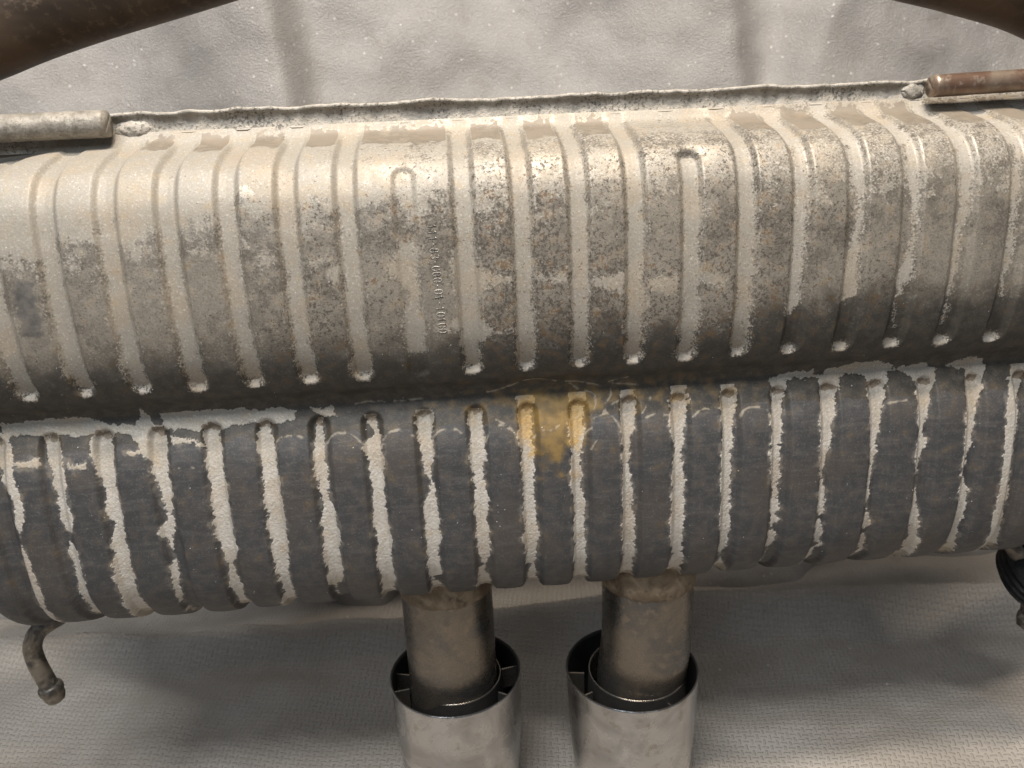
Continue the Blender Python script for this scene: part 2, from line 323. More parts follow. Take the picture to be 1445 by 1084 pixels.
# ------------------------------------------------------------------ wear on the pressed face: k = rib index along the can, w = mm down the face
LOWER_DEPOSIT = {
 -1: [(242.7,-0.885,4.9),(256.4,-0.805,5.6),(269.8,-0.8,5.8),(278.3,-0.69,2.9),(286.7,-0.65,1.8),(298.1,-0.715,2.3),(303.7,-0.73,0.7),(306.6,-0.74,0),(321.5,-0.775,0.2),(328,-0.75,2.5),(343.8,-0.735,3.1),(358.7,-0.765,3.4)],
 0: [(244.7,0.04,4.3),(258.4,0.1,5.8),(269.4,0.15,5),(285.9,0.125,4.1),(294.4,0.135,3.1),(300.5,0.14,4.3),(309.4,0.14,3.2),(310.6,0.13,0),(317.9,0.075,0.9),(324.4,0.135,3.1),(338.1,0.11,3.2),(361.6,0.07,2.9)],
 1: [(244.3,0.93,5),(260.5,0.965,6.3),(271.4,0.98,5.4),(277,0.985,3.4),(282.7,1,5.4),(294,1.015,4.5),(302.9,1.005,5.2),(305.8,1.05,2.2),(317.9,1,4),(333.3,0.995,4.9),(365.6,0.92,5.8)],
 2: [(243.9,1.84,9),(253.6,1.895,8.5),(263.3,1.98,5.4),(274.2,2.015,5.2),(285.5,2.035,4.5),(305.8,2.02,2.5),(314.7,1.925,4.1),(323.5,1.94,1.1),(332.8,1.96,0.4),(336.1,1.965,0.5),(344.2,1.91,2.2),(362,1.855,2),(369.7,1.855,0.5)],
 3: [(243.9,2.955,4.9),(256,3.01,4.3),(265.7,2.995,6.3),(288,3.025,5.2),(308.6,3.01,6.5),(331.6,3.025,5.2),(343,2.99,4),(345.4,2.99,2.2),(356.7,2.985,3.8),(375.3,2.995,2.7)],
 4: [(243.9,3.96,3.2),(254.8,3.98,5),(267.3,4.02,5.8),(288.4,4.015,5.6),(307.4,4.01,6.1),(328.8,4.035,5.2),(346.6,3.985,5.6),(355.5,3.97,3.6),(363.2,3.975,3.8),(377.7,3.975,3.8),(404.8,3.815,5.6)],
 5: [(245.1,4.985,2.7),(258.8,4.98,3.6),(266.9,4.965,3.1),(281.1,4.99,4),(298.1,4.975,2),(304.1,4.995,4.5),(325.6,5.01,5),(341.3,5.01,5.8),(359.1,4.985,5.2),(372.1,4.95,2.9),(374.1,4.915,0.2)],
 6: [(245.1,5.97,3.6),(253.2,6.08,0.7),(263.7,5.995,6.3),(283.5,6.03,4),(307,6.015,4.1),(322.3,5.995,5.2),(334.9,6.05,5.4),(345,6,5),(359.1,5.995,4.9),(372.1,6.01,4.3),(405.2,5.925,4.9)],
 7: [(244.3,7,5.8),(255.2,6.995,5.6),(269.4,7.02,4.3),(279.1,7.01,4),(286.3,7.01,2.2),(292,7.06,0.7),(298.1,7.08,2.2),(309.8,7.01,4.7),(331.6,7.01,4.7),(347.8,6.96,4.3),(358.7,6.975,4.1),(371.7,6.98,4),(374.1,6.9,0),(387.9,6.97,4),(405.6,6.95,5)],
 8: [(245.5,7.995,4.9),(260.5,7.99,5.4),(274.6,7.98,5),(285.9,7.98,4.3),(303.7,7.99,4),(319.1,7.985,4.9),(334.5,7.99,4.7),(349.8,8,4.3),(360.8,7.99,2.5),(364,8,0),(366.8,7.92,2.9),(406.1,7.99,5.4)],
 9: [(239,8.97,6.1),(252.8,8.925,5.6),(263.7,8.905,4.9),(272.6,8.945,4.5),(285.5,8.965,3.8),(292.4,8.955,3.1),(310.6,8.945,4.5),(326,8.95,4.3),(342.2,8.965,4.9),(364,8.93,4),(368.4,8.99,0.4),(378.6,8.98,3.2),(406.1,8.97,4.7)],
 10: [(239.4,9.97,5.8),(255.2,9.94,5),(268.9,9.905,4.9),(286.3,9.885,3.8),(313.4,9.92,4.3),(338.5,9.945,4.1),(355.9,9.95,5),(378.6,9.97,4.3),(405.6,10.005,5.6)],
 11: [(239.8,10.985,5.6),(257.6,10.945,5.6),(271.8,10.905,3.4),(293.2,10.89,3.6),(316.3,10.92,4),(341.7,10.93,5),(363.6,10.96,5.4),(372.5,10.945,4.5),(405.2,11.02,5)],
 12: [(239,12.005,6.3),(260.1,11.94,6.1),(279.9,11.945,3.8),(288.8,11.91,4),(313,11.925,5.6),(334.9,11.905,4.9),(355.5,11.935,4.9),(367.6,12,4.3),(384.6,11.99,4.7),(405.2,12.075,4.9)],
 13: [(240.6,13.01,5.8),(262.5,12.94,5),(281.1,12.91,4),(315.5,12.9,4.3),(337.7,12.9,4.7),(348.2,12.935,3.4),(367.2,12.915,2.7),(369.2,12.9,0.4),(406.1,13.105,4.1)],
 14: [(241.9,14,5),(251.6,13.97,3.6),(257.2,13.965,4.9),(261.3,13.935,4.9),(281.5,13.91,4.7),(282.7,13.9,0),(284.3,13.895,4.1),(308.6,13.915,4.1),(317.9,13.935,2.3),(333.7,13.95,3.2),(338.5,13.925,0.2),(342.2,13.97,3.6),(347,13.925,0.2),(354.3,13.955,3.1),(366,13.93,2.2),(370.5,13.93,0)],
 15: [(238.6,15.04,6.8),(247.1,15.01,6.1),(263.7,14.93,5.4),(283.9,14.91,4),(298.9,14.86,3.2),(311,14.86,0.7),(323.5,14.905,2.7),(339.7,14.91,2.5),(342.2,14.88,0),(346.6,14.925,3.1),(365.6,14.95,3.6),(370.5,15.065,1.6),(374.9,14.89,2.9)],
 16: [(237.8,16.03,7.6),(249.1,15.975,6.7),(260.5,15.945,4.5),(266.1,15.92,4.7),(283.5,15.905,3.4),(298.5,15.895,2),(313.8,15.88,1.1),(329.6,15.88,1.1),(332.8,15.89,0),(343,15.91,0.7),(353.5,15.955,3.8),(357.1,15.9,0.4),(374.9,15.97,2.2),(380.6,16.025,0.9)],
 17: [(237.4,17.05,7.6),(251.6,16.97,5.4),(268.5,16.895,4.9),(283.1,16.895,1.3),(286.3,16.92,4.3),(294.8,16.855,3.1),(310.2,16.845,1.6),(317.9,16.83,0),(339.3,16.925,2),(342.6,16.94,3.6),(360.8,17.015,3.1),(374.5,17.055,4.5),(387.9,17.135,3.8)],
 18: [(238.2,18.06,7.6),(254,17.97,5.8),(268.1,17.9,4.7),(291.6,17.855,3.8),(309.8,17.81,1.4),(316.3,17.83,0.7),(328.8,17.88,4.7),(349.4,17.955,3.8),(364.4,17.935,4.1),(386.2,18.055,4.1)],
 19: [(239,18.965,5.9),(256,18.79,5),(279.1,18.76,6.1),(309,18.735,4.1),(315.5,18.74,4.3),(341.3,18.77,5.8),(359.5,18.8,5.8),(372.5,18.86,5),(389.1,18.94,8.3)],
}
UPPER_DEPOSIT = {
 14: [(59,14.035,4.1),(94.6,13.99,4.3),(119.3,13.965,5.2),(144.4,13.95,5.4),(167,13.94,5),(176.3,13.85,0.7)],
 15: [(61.9,15.05,4.7),(90.2,15.01,5),(95.4,15.08,2.5),(115.3,15.085,2.3),(126.2,15.01,4),(139.9,14.97,4.3),(155.7,14.97,5.8),(165,14.98,4.7),(168.6,14.805,0.9)],
 16: [(64.3,16.08,4.3),(89.8,16.015,4.5),(101.9,16.08,2.2),(116.9,16.09,1.4),(135.9,16.095,1.3),(143.6,16.015,3.8),(153.7,15.975,5.9),(160.2,15.935,2),(165.8,15.945,2),(168.2,15.845,0.2),(182.8,15.96,1.1),(191.7,15.995,1.3)],
 17: [(66.3,17.04,4.7),(87.8,17.035,5.2),(101.1,17.02,3.2),(118.5,16.965,3.8),(131,16.93,2.5),(151.7,16.945,2),(167.8,16.895,2.3),(170.7,16.9,0),(179.2,16.94,1.1),(190.9,16.91,1.8)],
 18: [(68.8,18.05,4),(103.9,17.94,3.2),(130.6,17.955,2.7),(146,17.965,3.4),(156.5,17.905,1.3),(158.9,17.915,0.9),(168.6,17.975,1.3),(172.7,17.985,0.9)],
}
STAINS = {
 'patch': [
  [(-0.91,229.7),(-0.46,229.3),(0.55,228.1),(1.08,233.4),(1.59,237.4),(1.76,223.2),(1.85,234.6),(2.02,241.4),(2.06,247.1),(1.8,260.1),(1.56,248.7),(1.45,243.5),(1.08,243.5),(0.44,243.1),(0.15,240.6),(-0.29,240.6),(-0.57,239.4),(-0.93,238.2)],
  [(2.04,231.3),(2.34,229.3),(3.09,229.3),(3.72,231.3),(4.28,230.9),(4.6,234.2),(4.56,241.4),(4.14,242.3),(3.84,239.8),(3.59,242.3),(3.33,243.5),(3.1,243.9),(2.72,244.7),(2.48,243.1),(2.09,242.7)],
  [(4.85,232.5),(5.08,234.6),(5.26,231.7),(5.36,235),(5.26,237.4),(5.36,240.6),(5.02,239),(4.88,236.6)],
  [(13.86,233.8),(14.18,230.5),(14.71,226.5),(14.77,231.3),(14.91,233.4),(15.01,228.1),(15.44,223.7),(16,224.1),(16.3,228.9),(16.28,233),(16.48,230.9),(16.97,227.3),(17.1,232.1),(16.91,237),(17.24,238.6),(16.83,249.9),(16.77,242.7),(16.61,235.8),(16.28,232.5),(16.23,236.2),(16.03,236.6),(15.81,241.9),(15.71,235.8),(15.43,233.8),(15.26,235),(15.22,237.4),(14.85,238.2),(14.83,235.8),(14.53,236.6),(14.35,233.8),(14.17,235),(14.13,241.9),(13.85,242.7)],
  [(17.47,231.7),(17.85,226.1),(18.2,228.1),(18.26,232.5),(18.17,235.8),(18.23,238.6),(17.89,240.6),(17.82,236.2)],
  [(18.57,245.9),(18.79,242.7),(18.93,236.2),(19.11,236.6),(19.09,243.5),(18.8,245.9)],
 ],
 'bright': [
  [(-0.64,256),(-0.2,256.4),(-0.11,261.3),(-0.36,263.7),(-0.61,262.1)],
  [(0.26,259.2),(0.64,261.7),(0.68,265.3),(0.31,266.9)],
  [(2.2,245.9),(2.64,249.9),(2.89,256),(2.61,252.4),(2.25,252.8)],
  [(1.29,254),(1.7,255.6),(1.55,258),(1.36,256.8)],
 ],
 'upcrust': [
  [(8.49,137.5),(8.77,139.1),(8.77,144.4),(8.49,142.4)],
  [(9.19,138.7),(9.76,139.1),(9.74,144.4),(9.19,142.8)],
  [(10.18,142),(10.74,140.7),(10.78,153.7),(10.46,151.7),(10.18,146)],
  [(11.16,144),(11.77,142.8),(11.77,155.7),(11.52,156.5),(11.16,150.4)],
  [(12.16,143.6),(12.52,142.8),(12.7,148.4),(12.6,153.3),(12.16,152.5)],
  [(7.96,104.7),(8.19,106.4),(8.19,131.8),(8.79,139.1),(8.75,145.6),(8.37,143.6),(8.19,152.1),(8.2,165),(8.44,172.3),(8.76,171.5),(8.79,174.3),(8.4,176.3),(8.17,184.4),(7.95,190.1),(7.84,173.5),(7.28,171.1),(7.75,161.4),(7.75,138.3),(7.75,121.3)],
  [(6.83,112),(7.16,114.1),(7.16,129.8),(7.15,149.6),(7.25,171.1),(7.14,188.1),(6.79,187.3),(6.81,161.8),(6.95,144.4),(6.51,131),(6.76,124.2)],
  [(4.38,122.9),(4.53,117.3),(4.75,116.5),(4.77,122.5),(4.5,125.4)],
  [(3.27,111.6),(3.66,112),(3.62,114.1),(3.28,114.1)],
  [(5.26,122.5),(5.59,119.3),(5.62,122.1),(5.31,126.2)],
  [(5.62,128.2),(5.82,124.6),(5.78,137.1),(5.64,139.1)],
 ],
 'ochre': [
  [(8.75,236.6),(9.21,234.6),(9.48,233.4),(9.81,233.4),(10.19,234.2),(10.36,241),(10.32,248.7),(10.11,254.4),(10.06,263.7),(9.8,265.3),(9.73,277.8),(9.55,287.6),(9.12,286.3),(9.1,265.3),(8.77,261.7),(8.76,243.1)],
 ],
 'slate': [
  [(0.29,124.6),(0.48,120.1),(0.73,125.4),(0.73,163),(0.24,161.8)],
  [(0.01,145.6),(0.13,155.7),(0.16,161.4),(-0.11,161)],
 ],
}
TIDE_LINES = [
 [(8.14,230.9),(8.55,227.3),(9.07,217.6),(9.36,218),(9.64,223.2),(9.88,224.1),(10.18,226.9),(10.54,230.9)],
 [(9.85,226.1),(10.02,233),(10.25,234.2),(10.36,239),(10.33,245.9),(10.2,251.6)],
 [(10.68,228.5),(10.97,230.5),(11.31,232.1),(11.46,237),(11.42,243.5),(11.25,252)],
 [(10.61,226.9),(10.82,224.1),(11.09,223.7)],
 [(10.32,249.9),(10.47,250.3),(10.6,245.5),(10.82,242.3)],
 [(10.65,233.4),(10.67,237.8),(10.54,243.5)],
 [(10.06,264.9),(10.26,258.8),(10.36,265.7),(10.19,275)],
 [(10.3,253.6),(10.55,249.5),(10.68,254.8),(10.81,262.9)],
 [(9.1,264.5),(9.24,258.8),(9.42,260.9),(9.6,256.8)],
 [(4.19,255.2),(4.28,251.6),(4.61,251.6),(4.85,258.4)],
 [(5.12,258.8),(5.27,252.4),(5.57,252),(5.82,260.9)],
 [(6.2,258.8),(6.32,253.2),(6.59,252.4),(6.8,257.6)],
 [(7.15,260.1),(7.26,254.8),(7.6,253.6),(7.78,261.3)],
 [(8.14,266.5),(8.28,255.6),(8.44,252.8),(8.8,261.3)],
 [(8.38,250.3),(8.61,254.8),(8.75,261.3)],
 [(11.24,256.8),(11.46,253.2),(11.73,254.8)],
 [(12.23,258),(12.4,251.6),(12.75,252.4)],
 [(13.17,260.1),(13.29,252.8),(13.71,253.6),(13.76,260.5)],
 [(5.71,232.5),(5.97,230.9),(6.51,232.5),(7.04,231.7)],
 [(16.2,256.8),(16.52,255.6),(16.77,256)],
 [(2.36,268.1),(2.47,265.7),(2.64,269.4)],
]
CRUST_EDGE = [(-0.5,106.4),(0.5,120.9),(1.5,104.7),(2.5,110.4),(3.5,97.1),(4.5,87.8),(5.5,91.8),(6.5,92.2),(7.5,93),(8.5,98.3),(9.5,87),(10.5,86.1),(11.5,86.5),(12.5,88.6),(13.5,90.2),(14.5,90.2),(15.5,91.8),(16.5,89.8),(17.5,89.4),(18.5,87.8),(19.5,85.7)]

# ------------------------------------------------------------------ the setting: mat on the floor, sheet hanging behind
def sm(a, b, x):
    t = np.clip((x - a) / (b - a), 0, 1); return t * t * (3 - 2 * t)
def vnoise(u, v, cell, seed):     # gradient noise, about -0.5 .. 0.5
    rng = np.random.default_rng(seed); th = 0.4 + 0.9 * (seed % 5)
    u, v = u * math.cos(th) - v * math.sin(th), u * math.sin(th) + v * math.cos(th)
    a, b = np.asarray(u / cell, float), np.asarray(v / cell, float)
    ia, ib = np.floor(a).astype(int), np.floor(b).astype(int); fa, fb = a - ia, b - ib
    ia -= ia.min(); ib -= ib.min()
    A = rng.random((ia.max() + 2, ib.max() + 2)) * 2 * math.pi; gx, gy = np.cos(A), np.sin(A)
    sa, sb = fa ** 3 * (fa * (6 * fa - 15) + 10), fb ** 3 * (fb * (6 * fb - 15) + 10)
    g = lambda di, dj: gx[ia + di, ib + dj] * (fa - di) + gy[ia + di, ib + dj] * (fb - dj)
    return (g(0, 0) * (1 - sa) + g(1, 0) * sa) * (1 - sb) + (g(0, 1) * (1 - sa) + g(1, 1) * sa) * sb
def fbm(u, v, cell, seed, oct=3):
    return sum(vnoise(u, v, cell / 2 ** i, seed + 7 * i) / 2 ** i for i in range(oct))
def add_uv(me, U):
    uv = me.uv_layers.new(name='UVMap'); li = np.empty(len(me.loops), np.int32); me.loops.foreach_get('vertex_index', li)
    uv.data.foreach_set('uv', np.asarray(U, np.float32)[li].ravel())

xs = np.linspace(-1100, 1200, 300); ys = np.linspace(-250, 1120, 260)
X, Y = np.meshgrid(xs, ys)
ridge = 796 - 0.042 * X - 26 * np.exp(-((X + 40) / 260.0) ** 2) * 0 + 10 * np.sin(X / 210.0)
d = Y - ridge
Zm = -FLOOR + 34 * np.exp(-(d / np.where(d > 0, 15, 36)) ** 2) + 9 * np.exp(-((Y - 700 + 0.05 * X) / 40) ** 2) * sm(-60, 250, np.abs(X - 30))
Zm += 10 * fbm(X, Y * 2.2, 230, 3, 2) * sm(-200, 300, Y) + 5 * fbm(X, Y * 2.0, 90, 5, 2)
Zm -= 6 * np.exp(-((Y - 720 + 0.05 * X) / 60) ** 2) * sm(-100, 300, X)
Zm -= np.min(Zm + FLOOR) * 0
near = np.exp(-(((X - 8) / 190) ** 4 + ((Y - 560) / 95) ** 4))       # flat and pressed down where the tips stand
Zm = Zm * (1 - near) + (-FLOOR) * near
Zm = np.maximum(Zm, -FLOOR - 12)
me = mesh_np('floor_mat', np.stack([X.ravel() / 1000, Y.ravel() / 1000, (Zm.ravel() + FLOOR) / 1000], 1), grid_faces(*X.shape))
wu = 9 * fbm(X, Y, 120, 91, 2); wv_ = 9 * fbm(X, Y, 120, 95, 2)
add_uv(me, np.stack([(X + wu).ravel() / 1000, (Y + wv_).ravel() / 1000], 1))
tag(link('floor_mat', me, MATV), kind='structure')

xs = np.linspace(-1150, 1250, 420); zs = np.linspace(-FLOOR - 6, 620, 200)
X, Z = np.meshgrid(xs, zs)
def fold(x, c, wl, wr, a): return a * np.where(x < c, np.exp(-((x - c) / wl) ** 2), np.exp(-((x - c) / wr) ** 2))
lean = 0.13 * (Z + FLOOR)
Yb = 935 + lean - 0.05 * X * sm(150, -200, Z)
xx = X + 0.10 * (Z - 100)
Yb += fold(xx, -238, 120, 22, -55) + fold(xx, 60, 200, 190, 34) + fold(xx, 300, 150, 34, -42) + fold(xx - 0.45 * (Z - 100), 420, 34, 150, -48) + fold(xx, -420, 90, 110, 16)  # sheet folds, some shaped so their shading stands in for pipe shadows
Yb += 16 * fbm(X, Z, 170, 21, 3) + fold(X, -700, 100, 130, -40) + fold(X, 820, 90, 120, -35)
Yb -= 18 * sm(60, 0, Z + FLOOR)
me = mesh_np('backdrop_sheet', np.stack([X.ravel() / 1000, Yb.ravel() / 1000, (Z.ravel() + FLOOR) / 1000], 1), grid_faces(*X.shape))
tag(link('backdrop_sheet', me, SHEET), kind='structure')

# ------------------------------------------------------------------ the muffler
PITCH = 36.0
PROF = [(557,12),(553,6),(536,0),(516,-6),(502,-13.5),(492,-27),(486.5,-48),(484,-75),(483.5,-103),(485.5,-125),(490,-143),(498,-156),(506,-164.5),(509,-171),(507,-178),(502,-188),(496.5,-203),(493,-225),(491.5,-255),(492,-282),(495.5,-302),(503,-318),(516,-331),(534,-340.5),(556,-345)]
def spline(P, n=4000):
    P = np.array(P, float); dd = np.r_[0, np.cumsum(np.hypot(*np.diff(P, axis=0).T))]
    T = np.gradient(P, dd, axis=0); s = np.linspace(0, dd[-1], n)
    i = np.clip(np.searchsorted(dd, s, side='right') - 1, 0, len(P) - 2)
    h = dd[i + 1] - dd[i]; t = (s - dd[i]) / h
    a, b, c, e = 2 * t**3 - 3 * t**2 + 1, t**3 - 2 * t**2 + t, -2 * t**3 + 3 * t**2, t**3 - t**2
    return a[:, None] * P[i] + (b * h)[:, None] * T[i] + c[:, None] * P[i + 1] + (e * h)[:, None] * T[i + 1]
CURVE = spline(PROF); ARC = np.r_[0, np.cumsum(np.hypot(*np.diff(CURVE, axis=0).T))]; WTOT = ARC[-1]
KL, KR = -2.6, 21.1
def surf(k, w, off=0.0):          # k: rib index along the can, w: mm down the pressed face, off: mm proud of it
    y, z = np.interp(w, ARC, CURVE[:, 0]), np.interp(w, ARC, CURVE[:, 1]); e = 1.5
    ty = np.interp(w + e, ARC, CURVE[:, 0]) - np.interp(w - e, ARC, CURVE[:, 0]); tz = np.interp(w + e, ARC, CURVE[:, 1]) - np.interp(w - e, ARC, CURVE[:, 1])
    l = np.hypot(ty, tz) + 1e-9
    y = y + tz / l * off; z = z - ty / l * off
    q = np.clip(1 - np.minimum(k - KL, KR - k) * PITCH / 46.0, 0, 1); sc = 1 - (1 - np.sqrt(np.clip(1 - q * q, 0, 1))) * 0.62
    drop = 15 * sm(1.0, -1.6, k) * sm(55, 8, w)          # the shoulder falls away at the left end
    return (k - 9) * PITCH, 556 + (y - 556) * sc, -168 + (z - drop + 168) * sc

muffler = thing('exhaust_muffler', wp(0, 556, -FLOOR), 'weathered ribbed steel exhaust muffler standing upright on its two tailpipe tips', 'muffler')

# surface fields on a fine grid
NCX, NRW = 1260, 600
kv = np.linspace(KL, KR, NCX); wv = np.linspace(0, WTOT, NRW)
K, W = np.meshgrid(kv, wv); XM = K * PITCH
rnd = random.Random(4)
n4 = fbm(XM, W, 5.0, 11); n1 = fbm(XM, W, 1.9, 12, 2); n15 = fbm(XM, W, 16.0, 13); n60 = fbm(XM, W, 70.0, 14, 2)
def capsule(k, w0, w1):
    return np.hypot(XM - k * PITCH, np.maximum(np.maximum(w0 - W, W - w1), 0))
depth = np.zeros_like(K); rib_id = np.full(K.shape, -1, np.int32); rid = 0
deposit = np.full(K.shape, -9.0); tone = np.full(K.shape, 0.55); panel = np.full(K.shape, 99.0)
def lay(m, tv):                   # merge a signed field (mm, positive inside) into the deposit
    global deposit, tone
    tone = np.where(m > deposit, tv, tone); deposit = np.maximum(deposit, m)
def sdf(poly):
    P = np.array(poly, float) * [PITCH, 1.0]
    out = np.full(K.shape, -20.0)
    lo, hi = P.min(0) - 14, P.max(0) + 14
    c0, c1 = np.searchsorted(kv * PITCH, [lo[0], hi[0]]); r0, r1 = np.searchsorted(wv, [lo[1], hi[1]])
    if c1 <= c0 or r1 <= r0: return out
    x, w = XM[r0:r1, c0:c1], W[r0:r1, c0:c1]; dist = np.full(x.shape, 1e9); ins = np.zeros(x.shape, bool)
    for a, b in zip(P, np.roll(P, -1, 0)):
        ab = b - a; t = np.clip(((x - a[0]) * ab[0] + (w - a[1]) * ab[1]) / (ab @ ab + 1e-9), 0, 1)
        dist = np.minimum(dist, np.hypot(x - a[0] - t * ab[0], w - a[1] - t * ab[1]))
        if a[1] != b[1]: ins ^= ((a[1] > w) != (b[1] > w)) & (x < (b[0] - a[0]) * (w - a[1]) / (b[1] - a[1]) + a[0])
    out[r0:r1, c0:c1] = np.where(ins, dist, -dist); return out

UPPER_END, LOWER_START = 199.0, 246.5
for k in range(-1, 21):
    dj = rnd.uniform(0.9, 1.1)
    w0 = {7: 74.0, 12: 70.0}.get(k, -20.0)
    c = capsule(k, w0, UPPER_END + rnd.uniform(-1, 1)); f = sm(8.6, 4.2, c)
    depth += f * 3.3 * dj * ({7: 0.45}.get(k, 1.0)) * sm(5, 26, W) * (1 + 0.35 * sm(178, 200, W))
    rib_id[c < 8.6] = rid; rid += 1; panel = np.minimum(panel, c)
    fade = sm(40, 75, W) * sm(14, 14.8, np.full_like(W, k + 0.9)) if k >= 14 else 0
    base = 6.4 - c + 1.0 * n15
    if k >= 14 and k in UPPER_DEPOSIT:
        t = np.array(UPPER_DEPOSIT[k]); cx = np.interp(W, t[:, 0], t[:, 1]) * PITCH; hw = np.interp(W, t[:, 0], t[:, 2], right=-3)
        m = np.where(W > t[0, 0], hw - np.abs(XM - cx), base)
        lay(np.minimum(m, 7), 0.66)
    elif k > 18: lay(base - 3 * sm(90, 150, W), 0.6)
    elif k == 7: pass
    else: lay(base, 0.46 + 0.07 * math.sin(k * 2.1))
    if k != 7: lay(4.4 + rnd.uniform(-0.8, 0.6) + 2.5 * n4 - np.hypot(XM - k * PITCH, (W - 205.0) * 1.7), rnd.uniform(0.55, 0.82))  # pale cup paints the light caught on the rib end's up-facing ramp
    if k >= 14: lay(5.2 - np.hypot((XM - k * PITCH) * 0.95, (W - 204) * 1.6), 0.30)  # softer pale cup on the right-hand ribs, same painted light
    c = capsule(k, LOWER_START, WTOT + 40)
    depth += sm(8.4, 4.0, c) * 3.7 * dj
    rib_id[c < 8.4] = rid; rid += 1; panel = np.minimum(panel, c)
    if k in LOWER_DEPOSIT:
        t = np.array(LOWER_DEPOSIT[k]); cx = np.interp(W, t[:, 0], t[:, 1]) * PITCH; hw = np.interp(W, t[:, 0], t[:, 2])
        hw = np.where(W < t[0, 0] - 5, -9, hw)
        lay(hw + 0.5 - np.abs(XM - cx), np.where(W > 392, 0.45, 0.62 + 0.38 * sm(250, 285, W)))
for p in STAINS['patch']: lay(np.minimum(sdf(p), 5), 0.0)
for p in STAINS['bright']: lay(sdf(p), 0.62)
for p in STAINS['upcrust']: lay(sdf(p) + 1.2 * n15 - 0.4, 0.50)
varnish = sm(8.2, 9.2, panel) * sm(-1.5, 2.0, W - 3.5 + 8 * n4) * sm(5.0, -4, W - np.interp(K, [2, 6, 9, 13, 20], [28, 32, 37, 42, 44]) + 10 * n15) * sm(2.1, 2.5, K)
varnish *= np.where((K > 11) & (K < 12.95), 0.3, 1)
edge = np.interp(K, [p[0] for p in CRUST_EDGE], [p[1] for p in CRUST_EDGE])
film = (edge - W) * 0.35 + 7 * n15 + 3 * n4
film = np.minimum(film, np.interp(K, [4.0, 6.2, 8.8, 13, 20], [6.0, 2.2, 0.4, 0.0, 0.6]) + np.where(W < 40, 2.0, 0) * sm(8.5, 10, panel))
film = np.where((varnish > 0.3), -6, film)
lay(film, np.interp(K, [0, 5, 9], [0.34, 0.36, 0.40]) * np.ones_like(W))
deposit = deposit - 0.4 + 2.6 * n15 + 1.9 * n4 + 1.6 * n1
C_attr = np.clip(0.5 + deposit / np.interp(W, [0, 205, 216, 226], [60, 48, 12, 9]), 0, 1)

pan_u = np.abs((K - np.floor(K)) - 0.5) * 2
slate = sm(-3, 5, W - (251 + 13 * pan_u ** 4 + 5 * n15))
for p in STAINS['slate']: slate = np.maximum(slate, 0.55 * sm(-4, 4, sdf(p) + 4 * n4))
soot_shade_edge = np.interp(K, [-1, 4, 8, 12.6, 14, 20], [190, 188, 184, 185, 174, 172])
soot_shade = sm(-44, 20, W - soot_shade_edge + 14 * n15 + 8 * n60)  # soot plus painted valley shade, fading up the face
ochre = np.zeros_like(K)
for p in STAINS['ochre']: ochre = np.maximum(ochre, sm(-9, 7, sdf(p) + 5 * n15) * (1 - 0.6 * sm(250, 290, W + 20 * n15)))
ochre = np.maximum(ochre, 0.8 * sm(-14, 12, 280 - W + 24 * n15 + 10 * n4) * sm(0.72, 0.36, np.abs(K - 9.5) + 0.25 * n4) * sm(226, 244, W))
ochre = np.maximum(ochre, 0.42 * np.exp(-((W - 238) / 12) ** 2 - ((K - 10.2) / 3.0) ** 4))
line = np.zeros_like(K)
for pl in TIDE_LINES:
    for _ in range(2):            # round the corners
        pl = [pl[0]] + [((1 - t) * p[0] + t * q[0], (1 - t) * p[1] + t * q[1]) for p, q in zip(pl[:-1], pl[1:]) for t in (0.25, 0.75)] + [pl[-1]]
    m = sdf(pl + pl[::-1][1:-1])
    line = np.maximum(line, sm(0.95, 0.25, np.abs(m) + 0.8 * n4))
pits = np.interp(K, [-1, 3, 6, 9, 13, 16, 20], [0.15, 0.25, 0.55, 0.85, 0.7, 0.40, 0.30]) * sm(45, 70, W) * sm(215, 190, W) + 0.12 + 0.5 * n60
salt = np.zeros_like(K); rs = np.random.default_rng(77)
for q in range(420):
    i, j = rs.integers(60, 560), rs.integers(0, NCX); salt[i, j] = rs.uniform(0.5, 1.0)
g_big = 0.5 + fbm(XM, W, 45, 51, 4) * 0.9; g_mid = 0.5 + fbm(XM, W, 8.5, 55, 4) * 0.9; g_streak = 0.5 + fbm(XM / 11, W, 2.6, 60, 3) * 0.9
A3 = np.stack([g_big, g_mid, g_streak, salt], -1)
A1 = np.stack([C_attr, tone + 0 * K, slate, soot_shade], -1); pits = np.clip(pits, 0, 1)
for k in range(-1, 21):           # rust and painted ramp shade at the upper end of every lower rib
    pits = np.maximum(pits, 3.2 * sm(1.25, 0.65, np.hypot((XM - k * PITCH) / 5.6, (W - 242.0 - (XM - k * PITCH) * 0.06) / 2.7) + 0.8 * n4))
A2 = np.stack([ochre, line, varnish, pits], -1)

low = sm(215, 240, W); crown = (1 - pan_u ** 2)          # panels bulge a little between the ribs
off = -depth + crown * (0.7 + 1.1 * sm(235, 270, W)) * sm(8, 30, W) + 0.9 * n60 + 0.16 * n15 + (np.clip(deposit, -1, 1) * 0.12 + np.where(deposit > 0, 0.22 * n1, 0)) * low
off += -2.2 * np.exp(-(((XM - 12.05 * PITCH) / 9) ** 2 + ((W - 66) / 4) ** 2))     # pinched end of the short rib
SX, SY, SZ = surf(K, W, off)
VV = np.stack([SX / 1000, SY / 1000, (SZ + FLOOR) / 1000], -1)
du = np.gradient(VV, axis=1); dw = np.gradient(VV, axis=0); NN = np.cross(du, dw); NN /= np.linalg.norm(NN, axis=-1, keepdims=True) + 1e-12
if NN[300, 650, 1] > 0: NN = -NN
FQ = grid_faces(NRW, NCX)[:, ::-1]
rib_id[(K < -1.3) | (K > 20.35)] = -1
fid = rib_id.ravel()[FQ[:, 0]]
